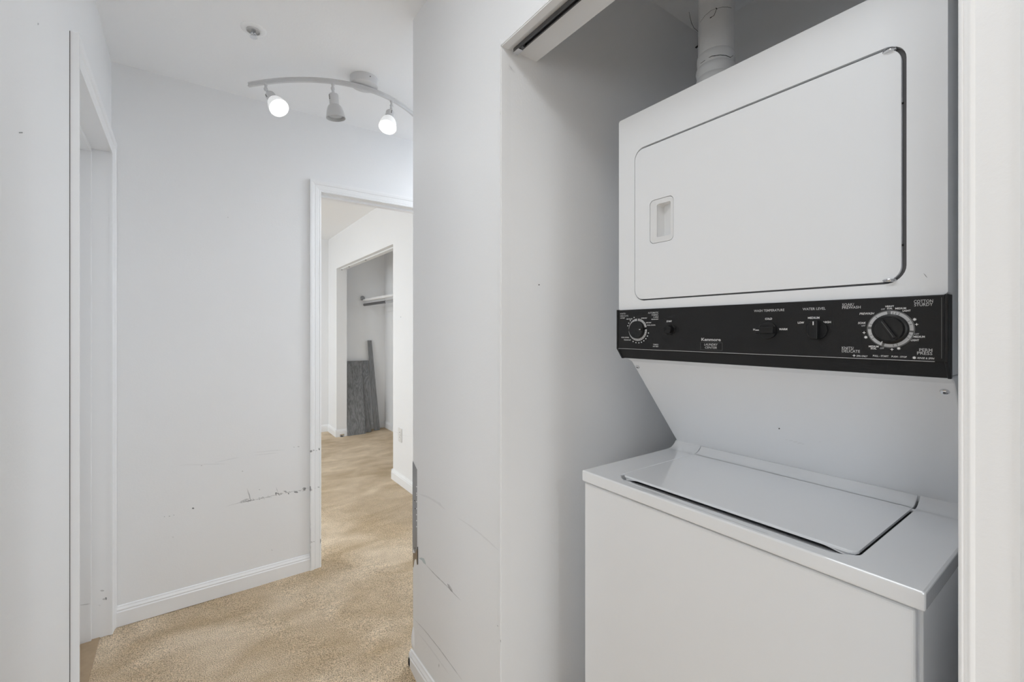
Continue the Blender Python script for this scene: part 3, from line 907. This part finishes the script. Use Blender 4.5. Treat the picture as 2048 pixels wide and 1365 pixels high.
def head(x, mouth, lit, side):
    j = Vector((x, rail_y(x), RZ - 0.010))
    mth = Vector(mouth)
    kn = j + Vector((0, 0, -0.022))
    ax = (mth - kn).normalized()
    L = (mth - kn).length
    h = MB()
    h.lathe([(0.008, 0), (0.008, 0.006), (0.0055, 0.008), (0.0055, 0.020)], j + Vector((0, 0, 0.002)), (0, 0, -1), 18)
    h.lathe([(0.0, -0.009), (0.006, -0.007), (0.009, 0), (0.006, 0.007), (0.0, 0.009)], kn, (0.3, 0.2, 1), 18, cap=False)
    h.tube([kn, kn + ax * 0.022], 0.006, 12)
    s0 = L - 0.108
    h.lathe([(0.010, s0), (0.0185, s0 + 0.004), (0.0205, s0 + 0.008), (0.0205, s0 + 0.052)], kn, ax, 28)
    hb = h.build('lamp_head', M['fixture'], tl, smooth=True)
    sh = MB()
    s1 = s0 + 0.051
    prof = [(0.021, s1), (0.026, s1 + 0.004), (0.031, s1 + 0.012), (0.0355, s1 + 0.026), (0.0392, s1 + 0.044), (0.0412, s1 + 0.057), (0.0390, s1 + 0.057), (0.0370, s1 + 0.044), (0.0330, s1 + 0.026), (0.028, s1 + 0.012)]
    sh.lathe(prof, kn, ax, 40, cap=False)
    sh.build('lamp_shade', M['rim_on' if lit else 'bell'], hb, smooth=True, angle=50)
    bu = MB()
    bu.lathe([(0.029, s1 + 0.014), (0.0355, s1 + 0.038), (0.034, s1 + 0.044), (0.024, s1 + 0.050), (0.0, s1 + 0.052)], kn, ax, 32, cap=False)
    bu.build('bulb', M['bulb_on' if lit else 'bulb_off'], hb, smooth=True, label='glowing bulb' if lit else 'dark unlit bulb')
    u = ax.orthogonal().normalized()
    sv = Vector((-0.57, -0.8, 0))
    sv = (sv - ax * sv.dot(ax)).normalized()
    vent = MB()
    for k3 in range(3):
        q = kn + ax * (s0 + 0.014 + 0.007 * k3) + sv.cross(ax) * (-0.012) * side + sv * 0.0160
        vent.lathe([(0.0018, 0), (0.0018, 0.003)], q, sv, 8)
    vent.build('vent_hole', M['steel_dark'], hb)
    if lit:
        d = bpy.data.lights.new('lamp_glow', 'SPOT')
        d.energy = LAMP_W
        d.spot_size = math.radians(84)
        d.spot_blend = 0.7
        d.shadow_soft_size = 0.03
        d.color = (0.90, 0.955, 1.0)
        lo = bpy.data.objects.new('lamp_glow', d)
        COL.objects.link(lo)
        lo.parent = hb
        lo.matrix_parent_inverse = Matrix.Translation(-total(hb))
        lo.location = kn + ax * (s1 + 0.062)
        lo.rotation_euler = (-ax).to_track_quat('Z', 'Y').to_euler()
head(0.265, (0.305, 2.159, 2.249), True, 1)
head(0.507, (0.5215, 2.077, 2.233), False, 1)
head(0.775, (0.734, 2.010, 2.225), True, -1)

# ------------------------------------------------------------------ sprinkler head
sp = thing('fire_sprinkler', (0.190, 1.966, ZC), 'small recessed sprinkler head with white escutcheon on the ceiling', 'sprinkler')
SX, SY = 0.190, 1.966
MB().lathe([(0.044, 0), (0.044, 0.0015), (0.040, 0.004), (0.026, 0.0055), (0.024, 0.0045), (0.024, 0.001)], (SX, SY, ZC), (0, 0, -1), 40, cap=False).build('escutcheon', M['ceiling'], sp, smooth=True)
MB().lathe([(0.0245, 0.002), (0.0245, 0.009), (0.0215, 0.010), (0.0215, 0.003), (0.004, 0.003)], (SX, SY, ZC), (0, 0, -1), 32, cap=False).build('cup', M['fixture'], sp, smooth=True)
b = MB()
b.lathe([(0.008, 0.002), (0.008, 0.014), (0.005, 0.016)], (SX, SY, ZC), (0, 0, -1), 16)
for sg in (-1, 1):
    b.tube([(SX + 0.007 * sg, SY, ZC - 0.013), (SX + 0.010 * sg, SY, ZC - 0.020), (SX + 0.004 * sg, SY, ZC - 0.030)], 0.0016, 6)
b.lathe([(0.002, 0.014), (0.002, 0.030)], (SX, SY, ZC), (0, 0, -1), 10)
b.build('nozzle', M['chrome'], sp, smooth=True)
MB().plate([((0.0135 if i % 2 else 0.010) * math.cos(math.pi * i / 10), (0.0135 if i % 2 else 0.010) * math.sin(math.pi * i / 10)) for i in range(20)], [], lambda u, v, t: (SX + u, SY + v, t), ZC - 0.032, ZC - 0.0305).build('deflector', M['chrome'], sp)

# ------------------------------------------------------------------ bedroom closet contents
def leaning(name, x0b, x1b, x0t, x1t, h, yb, yt, th, label):
    """board leaning on the closet end wall: bottom front edge at yb, top at yt"""
    z0 = 0.001
    pts = [(x0b, yb, z0), (x1b, yb, z0), (x1b, yb + th, z0), (x0b, yb + th, z0),
           (x0t, yt, h), (x1t, yt, h), (x1t, yt + th, h), (x0t, yt + th, h)]
    return MB().hexa(pts).build(name, M['wood'], bevel=0.0012, segs=2, label=label, cat='board', group='grey boards in the bedroom closet')
leaning('wood_board', 1.585, 1.835, 1.555, 1.842, 0.896, 5.598, 5.745, 0.016, 'dark edged grey wood board behind the widest board in the closet')
leaning('wood_board', 1.528, 1.745, 1.528, 1.745, 0.895, 5.535, 5.725, 0.016, 'widest grey wood grain board leaning in the bedroom closet')
leaning('wood_plank', 1.885, 1.960, 1.835, 1.885, 1.155, 5.640, 5.740, 0.014, 'tall narrow grey plank leaning beside the wide boards in the closet')

rod = thing('closet_rod', (1.79, 5.0, 1.655), 'upper white painted hanging rod in the bedroom closet', 'rod')
MB().tube([(1.79, CE - 0.004, 1.672), (1.79, 3.4, 1.672)], 0.0185, 16).build('pole', M['plastic_white'], rod, smooth=True)
MB().lathe([(0.028, 0), (0.028, 0.006), (0.020, 0.010)], (1.775, CE - 0.006, 1.700), (0, -1, 0), 20).build('flange', M['steel'], rod, smooth=True)
rod2 = thing('closet_rod', (1.80, 5.0, 1.60), 'lower dark metal hanging rod in the bedroom closet', 'rod')
MB().tube([(1.80, CE - 0.006, 1.615), (1.80, 4.95, 1.612)], 0.0165, 16).build('pole', M['steel_dark'], rod2, smooth=True)
MB().tube([(1.80, 4.96, 1.612), (1.80, 3.4, 1.606)], 0.0175, 16).build('sleeve', M['chrome'], rod2, smooth=True)
MB().box(1.785, 1.815, 4.60, 4.63, 1.60, 1.652).build('hook', M['plastic_white'], rod2, bevel=0.004)

tr2 = thing('folding_door_track', (XB + 0.05, 4.6, CZ), 'white painted folding door track over the bedroom closet opening', 'track')
MB().prism([(-0.011, 0), (0.011, 0), (0.011, -0.012), (-0.011, -0.012)], lambda u, v, t: (XB + 0.052 + u, t, CZ - 0.001 + v), CY0 + 0.01, CY1 - 0.02).build('channel', M['trim'], tr2)
for y in (5.53, 5.22, 4.62):
    MB().box(XB + 0.045, XB + 0.059, y, y + 0.02, CZ - 0.018, CZ - 0.012).build('pivot', M['steel'], tr2)
fl = thing('floor_bracket', (XB + 0.06, CY1 - 0.06, 0), 'small metal floor pivot bracket at the far jamb of the bedroom closet', 'bracket')
MB().box(XB + 0.035, XB + 0.085, CY1 - 0.045, CY1 - 0.012, 0.0, 0.004).build('plate', M['chrome'], fl)
MB().box(XB + 0.035, XB + 0.085, CY1 - 0.016, CY1 - 0.013, 0.0, 0.030).build('upright', M['chrome'], fl)
MB().box(XB + 0.050, XB + 0.066, CY1 - 0.040, CY1 - 0.026, 0.004, 0.012).build('socket', M['steel_dark'], fl, bevel=0.002)

# outlet on the bedroom wall
ot = thing('wall_outlet', (XB, 3.544, 0.41), 'white duplex outlet low on the bedroom wall beyond the doorway', 'outlet')
OY, OZ = 3.544, 0.412
MB().plate(rrect(OY - 0.036, OZ - 0.058, OY + 0.036, OZ + 0.058, 0.006, 4), [], FX, XB - 0.006, XB).build('cover_plate', M['outlet'], ot, bevel=0.002)
for dz_ in (-0.020, 0.020):
    r = MB().plate(rrect(OY - 0.016, OZ + dz_ - 0.0145, OY + 0.016, OZ + dz_ + 0.0145, 0.009, 5), [], FX, XB - 0.0085, XB - 0.005).build('receptacle', M['plastic_white'], ot, bevel=0.0008)
    for d2 in (-0.0065, 0.0065):
        MB().box(XB - 0.009, XB - 0.0075, OY + d2 - 0.001, OY + d2 + 0.001, OZ + dz_ - 0.002, OZ + dz_ + 0.007).build('slot', M['steel_dark'], r)
MB().lathe([(0.0032, 0), (0.0032, 0.0012), (0, 0.0018)], (XB - 0.0058, OY, OZ), (-1, 0, 0), 12, cap=False).build('screw', M['chrome'], ot)

# ------------------------------------------------------------------ damage: exposed metal corner bead, scuffs, gouges
cb = [(826.2, 923), (834, 940), (834.2, 1098), (831, 1108), (826.2, 1096)]
o = decal(cb, 0, XR, M['steel'], wall_right, 'exposed_bead', 0.0012)
o['label'] = 'bare grey metal corner bead where plaster broke away'
MB().box(XR - 0.001, XR + 0.03, 1.5595, 1.5625, 0.452, 0.788).build('exposed_bead', M['steel'], wall_right)
for yy in (974, 987, 991, 1004, 1018, 1030, 1042, 1054):
    decal([(832.4, yy - 1.2), (833.8, yy - 1), (833.8, yy + 1.4), (832.6, yy + 1.2)], 0, XR - 0.0014, M['paper'], wall_right, 'plaster_plug')
for px, py, m in ((829.5, 1002, 'crack'), (830.5, 1018, 'crack'), (830, 1097, 'crack')):
    decal([(px - 0.8, py - 0.8), (px + 0.8, py - 0.8), (px + 0.8, py + 0.8), (px - 0.8, py + 0.8)], 0, XR - 0.0014, M[m], wall_right, 'nail_hole')
decal([(826.3, 1107), (831, 1106), (835.6, 1096), (836, 1130), (834.3, 1130), (833, 1121), (831, 1118), (829, 1122), (827.4, 1134), (826.3, 1136)], 0, XR, M['paper_brown'], wall_right, 'torn_paper', 0.0010)
decal([(834.6, 1095), (836, 1094), (836.1, 1130), (835.2, 1128)], 0, XR - 0.0012, M['crack'], wall_right, 'crack')
decal([(829.8, 1121), (832.5, 1119), (833.6, 1131), (830, 1133)], 0, XR - 0.0012, M['paper'], wall_right, 'torn_paper')

MB().lathe([(0.0, 0), (0.009, 0.008), (0.0135, 0.03), (0.0125, 0.055), (0.008, 0.085), (0.0, 0.10)], (XR + 0.006, 1.557, 0.088), (0, 0, 1), 14, cap=False).build('plaster_lump', M['wall'], wall_right, smooth=True, angle=80)

def streak(pix, wpx, ax, val, m, parent, jit=0.35, name='scuff', off=0.0003):
    """a scratch of ragged width along a run of points on a wall"""
    up, dn = [], []
    P = []
    for (x0, y0), (x1, y1) in zip(pix[:-1], pix[1:]):
        n = max(2, int(math.hypot(x1 - x0, y1 - y0) / 5))
        P += [(x0 + (x1 - x0) * k / n, y0 + (y1 - y0) * k / n) for k in range(n)]
    P.append(pix[-1])
    N = len(P)
    for i, (x, y) in enumerate(P):
        t = i / (N - 1)
        e = min(1.0, 4 * t + 0.1, 4 * (1 - t) + 0.1)
        dx = P[min(i + 1, N - 1)][0] - P[max(i - 1, 0)][0]
        dyy = P[min(i + 1, N - 1)][1] - P[max(i - 1, 0)][1]
        l = math.hypot(dx, dyy) or 1
        nx_, ny_ = -dyy / l, dx / l
        w1 = wpx * 0.5 * e * (1 + random.uniform(-jit, jit))
        w2 = wpx * 0.5 * e * (1 + random.uniform(-jit, jit))
        up.append((x + nx_ * w1, y + ny_ * w1))
        dn.append((x - nx_ * w2, y - ny_ * w2))
    q = up + dn[::-1]
    n = len(up)
    d = Vector((0, 0, 0))
    d[ax] = -off
    v = [at(x, y, ax, val) + d for x, y in up] + [at(x, y, ax, val) + d for x, y in dn]
    return MB().add(v, [(i, i + 1, i + 1 + n, i + n) for i in range(n - 1)]).build(name, M[m], parent)
def speck(x, y, w, h, ax, val, m, parent, name='scuff', off=0.0004):
    pts = []
    for k in range(7):
        t = 2 * math.pi * k / 7
        rr = random.uniform(0.55, 1.0)
        pts.append((x + w * 0.5 * rr * math.cos(t), y + h * 0.5 * rr * math.sin(t)))
    return decal(pts, ax, val, M[m], parent, name, off)
# right wall
streak([(838, 988), (858, 996), (878, 1008), (891, 1020)], 4, 0, XR, 'scuff_faint', wall_right)
streak([(914, 1035), (940, 1052), (965, 1072), (1000, 1104)], 2.6, 0, XR, 'scuff_faint', wall_right)
streak([(838, 1117), (846, 1120), (852, 1130)], 4.5, 0, XR, 'scuff_teal', wall_right)
streak([(850, 1128), (870, 1150), (893, 1172), (906, 1186), (922, 1202)], 1.6, 0, XR, 'scuff_mid', wall_right)
streak([(895, 1168), (900, 1175), (906, 1186)], 3.2, 0, XR, 'scuff_mid', wall_right)
streak([(895, 1169), (901, 1180), (906, 1186)], 1.6, 0, XR, 'scuff', wall_right, off=0.0005)
streak([(828, 1238), (850, 1262), (880, 1300), (925, 1362)], 1.4, 0, XR, 'scuff_mid', wall_right)
streak([(836, 1266), (860, 1296), (900, 1352)], 2.0, 0, XR, 'scuff_faint', wall_right)
streak([(994, 1251), (999, 1257), (1001, 1262)], 1.6, 0, XR, 'scuff', wall_right)
streak([(1001, 1272), (999.5, 1279), (1001, 1286)], 2.6, 0, XR, 'crack', wall_right)
streak([(878, 1328), (878, 1336)], 1.0, 0, XR, 'scuff', wall_right)
streak([(1000.5, 210), (1000.5, 222), (1000.8, 233)], 1.2, 0, XR, 'scuff', wall_right)
speck(1078, 570, 3.4, 3.0, 1, Y1, 'crack', wall_right)
streak([(1014, 126), (1018, 133), (1024, 140), (1031, 146)], 6, 1, Y1, 'scuff_faint', wall_right)
streak([(1018, 131), (1026, 142)], 1.6, 1, Y1, 'scuff_mid', wall_right, off=0.0005)
streak([(1004, 1299), (1012, 1300)], 1.2, 1, Y1, 'scuff_mid', wall_right)
# far wall: the furniture gouge
streak([(453, 1013), (480, 1006), (500, 1002), (530, 996), (560, 988), (590, 983), (617, 978)], 1.3, 1, YF, 'scuff_mid', wall_far, jit=0.8)
streak([(478, 1007), (487, 1001.5), (499, 998.5)], 2.4, 1, YF, 'scuff_mid', wall_far, jit=0.7, off=0.0005)
streak([(480, 1007), (490, 1004), (506, 1000)], 1.0, 1, YF, 'scuff', wall_far, jit=0.8, off=0.0006)
streak([(494, 977), (497, 986), (499.5, 998)], 2.0, 1, YF, 'scuff_mid', wall_far, jit=0.7, off=0.0005)
streak([(498, 986), (499.5, 993), (501, 1003)], 1.2, 1, YF, 'scuff', wall_far, jit=0.8, off=0.0007)
for k in range(26):
    t = random.random()
    speck(484 + 24 * t + random.uniform(-2, 2), 1006 - 7 * t + random.uniform(-2.5, 2.5), random.uniform(1.2, 4.5), random.uniform(0.8, 2.0), 1, YF, random.choice(('scuff', 'scuff_mid', 'scuff_mid', 'paper')), wall_far, off=0.0008)
for k in range(40):
    t = random.random()
    speck(515 + 104 * t, 999.5 - 22 * t + random.uniform(-2.5, 2.5), random.uniform(1.0, 4.0), random.uniform(0.7, 1.8), 1, YF, random.choice(('scuff', 'scuff_mid', 'scuff_mid', 'paper')), wall_far, off=0.0008)
for x, y, w_, h_, m in ((526, 995, 5, 3, 'scuff_mid'), (552, 988, 5, 7, 'scuff'), (556, 989, 8, 6, 'scuff'), (562, 988, 6, 5, 'scuff_mid'), (570, 984, 7, 6, 'scuff_mid'), (577, 988, 4, 4, 'scuff'), (592, 985, 11, 4, 'scuff'), (609, 979, 10, 8, 'scuff'), (600, 982, 5, 3, 'scuff_mid')):
    speck(x, y, w_, h_, 1, YF, m, wall_far, off=0.0006)
streak([(552, 975), (556, 986)], 1.2, 1, YF, 'scuff_mid', wall_far)
streak([(566, 982), (576, 986)], 1.2, 1, YF, 'scuff', wall_far, off=0.0007)
for x, y in ((555, 990), (568, 986), (613, 980)):
    speck(x, y, 6, 6, 1, YF, 'paper', wall_far, 'torn_paper', 0.0009)
speck(386, 1017.5, 6, 4.5, 1, YF, 'scuff', wall_far)
for x, y, w_ in ((329, 1034, 3), (339, 1033, 4), (348, 1031, 3), (544, 1101, 2.6), (519, 980, 3), (485, 943, 4), (346, 1075, 2), (597, 894, 6), (588, 895, 3), (456, 435, 2.4), (403, 932, 3)):
    speck(x, y, w_, 2.4, 1, YF, 'scuff_mid', wall_far)
streak([(358, 932), (374, 930), (400, 930), (455, 928)], 1.6, 1, YF, 'scuff_faint', wall_far)
streak([(430, 926), (455, 920), (480, 915)], 1.6, 1, YF, 'scuff_faint', wall_far)
streak([(505, 906), (535, 903), (570, 900)], 1.6, 1, YF, 'scuff_faint', wall_far)
streak([(508, 911), (560, 906)], 1.4, 1, YF, 'scuff_faint', wall_far)
# marks on the bedroom door casing
cs = bpy.data.objects['trim_3']
YC = YF - 0.0195
for x, y, w_, h_, m in ((622, 903, 6, 6, 'scuff'), (627, 901, 5, 4, 'scuff_mid'), (638.5, 899, 3, 7, 'scuff'), (633, 902, 4, 2, 'scuff_mid'), (620.5, 978, 3, 14, 'scuff'), (623, 980, 4, 6, 'scuff_mid'), (637, 975, 5, 3, 'scuff_mid'), (630, 977, 6, 2, 'scuff_faint'), (623, 1085, 6, 3, 'scuff_mid'), (628, 1084, 4, 2, 'scuff_mid'), (641, 1082, 2.4, 16, 'scuff')):
    speck(x, y, w_, h_, 1, YC, m, cs, off=0.0006)
streak([(620.6, 1030), (621, 1090), (621.6, 1138)], 1.3, 1, YC, 'scuff_mid', cs, jit=0.6)
# marks on the left wall and jamb
def xlp(px, py):
    v = -0.275
    for _ in range(6):
        v = xl(at(px, py, 0, v).y)
    return v
for x, y, w_, h_, m in ((42, 265.5, 7, 2, 'scuff'), (77, 48, 2, 4, 'scuff_mid')):
    q = decal([(x - w_ / 2, y - h_ / 2), (x + w_ / 2, y - h_ / 2), (x + w_ / 2, y + h_ / 2), (x - w_ / 2, y + h_ / 2)], 0, xlp(x, y) + 0.0012, M[m], wall_left)
jb = bpy.data.objects['trim_7']
for x, y, w_, h_, m in ((205, 1182, 10, 4, 'scuff_mid'), (208, 1199, 8, 4, 'scuff_mid'), (212, 1198, 4, 8, 'scuff'), (199, 1211, 6, 4, 'scuff_faint')):
    speck(x, y, w_, h_, 1, LY1 - 0.0025, m, jb)
streak([(159, 1211), (170, 1210), (181, 1208)], 1.2, 1, LY1 - 0.0145, 'scuff_mid', jb)
# open joint between the near casing and the wall
cs4 = bpy.data.objects['trim_4']
yj = LY0 - 0.0535
MB().box(xl(yj) - 0.0005, xl(yj) + 0.0012, yj - 0.0010, yj + 0.0005, 0, DZ + 0.052).build('joint_crack', M['crack'], cs4)
# marks on the bedroom wall
speck(801.5, 634.5, 2.4, 2.4, 0, XB, 'scuff_mid', wall_bedroom)
streak([(787, 862), (806, 871), (820, 874)], 1.0, 0, XB, 'scuff_faint', wall_bedroom)

# ------------------------------------------------------------------ added fill lamps, all out of view
def fill_area(name, loc, sx, sy, power, disk=False, tint=(0.918, 0.960, 1.0)):
    d = bpy.data.lights.new(name, 'AREA')
    d.shape = 'DISK' if disk else 'RECTANGLE'
    d.size = sx
    d.size_y = sy
    d.energy = power
    d.color = tint
    lo = bpy.data.objects.new(name, d)
    COL.objects.link(lo)
    lo.location = loc
def round_fill_lamp(x, y, power, label, tint=(0.918, 0.960, 1.0)):
    cl = thing('added_fill_lamp', (x, y, ZC), label, 'ceiling light')
    MB().lathe([(0.17, 0), (0.17, 0.03), (0.15, 0.04)], (x, y, ZC), (0, 0, -1), 32).build('base', M['fixture'], cl, smooth=True)
    fill_area('fill_lamp_glow', (x, y, ZC - 0.05), 0.28, 0.28, power, True, tint)
round_fill_lamp(0.15, -2.2, CEIL_W, 'added round fill lamp, unseen, in the room behind the camera')  # invented lamp, brightens hall and closet from behind the camera
round_fill_lamp(1.80, 1.95, LOBBY_W, 'added round fill lamp, unseen, in the lobby around the corner')  # invented lamp around the corner, lifts the far end of the hall
round_fill_lamp(-0.5, 4.3, BED_W, 'added round fill lamp, unseen, in the bedroom beyond the doorway', (0.86, 0.935, 1.0))  # invented lamp, adds to the window light in the bedroom
PLX, PLY = 0.05, 0.45
pl_ = thing('added_fill_panel', (PLX, PLY, ZC), 'added flat fill light panel, unseen, over the hall beside the closet', 'ceiling light')  # added panel just out of view, fills the hall and dryer front
MB().box(PLX - 0.18, PLX + 0.18, PLY - 0.38, PLY + 0.38, ZC - 0.03, ZC).build('housing', M['fixture'], pl_, bevel=0.004)
fill_area('fill_panel_glow', (PLX, PLY, ZC - 0.034), 0.32, 0.7, PANEL_W)
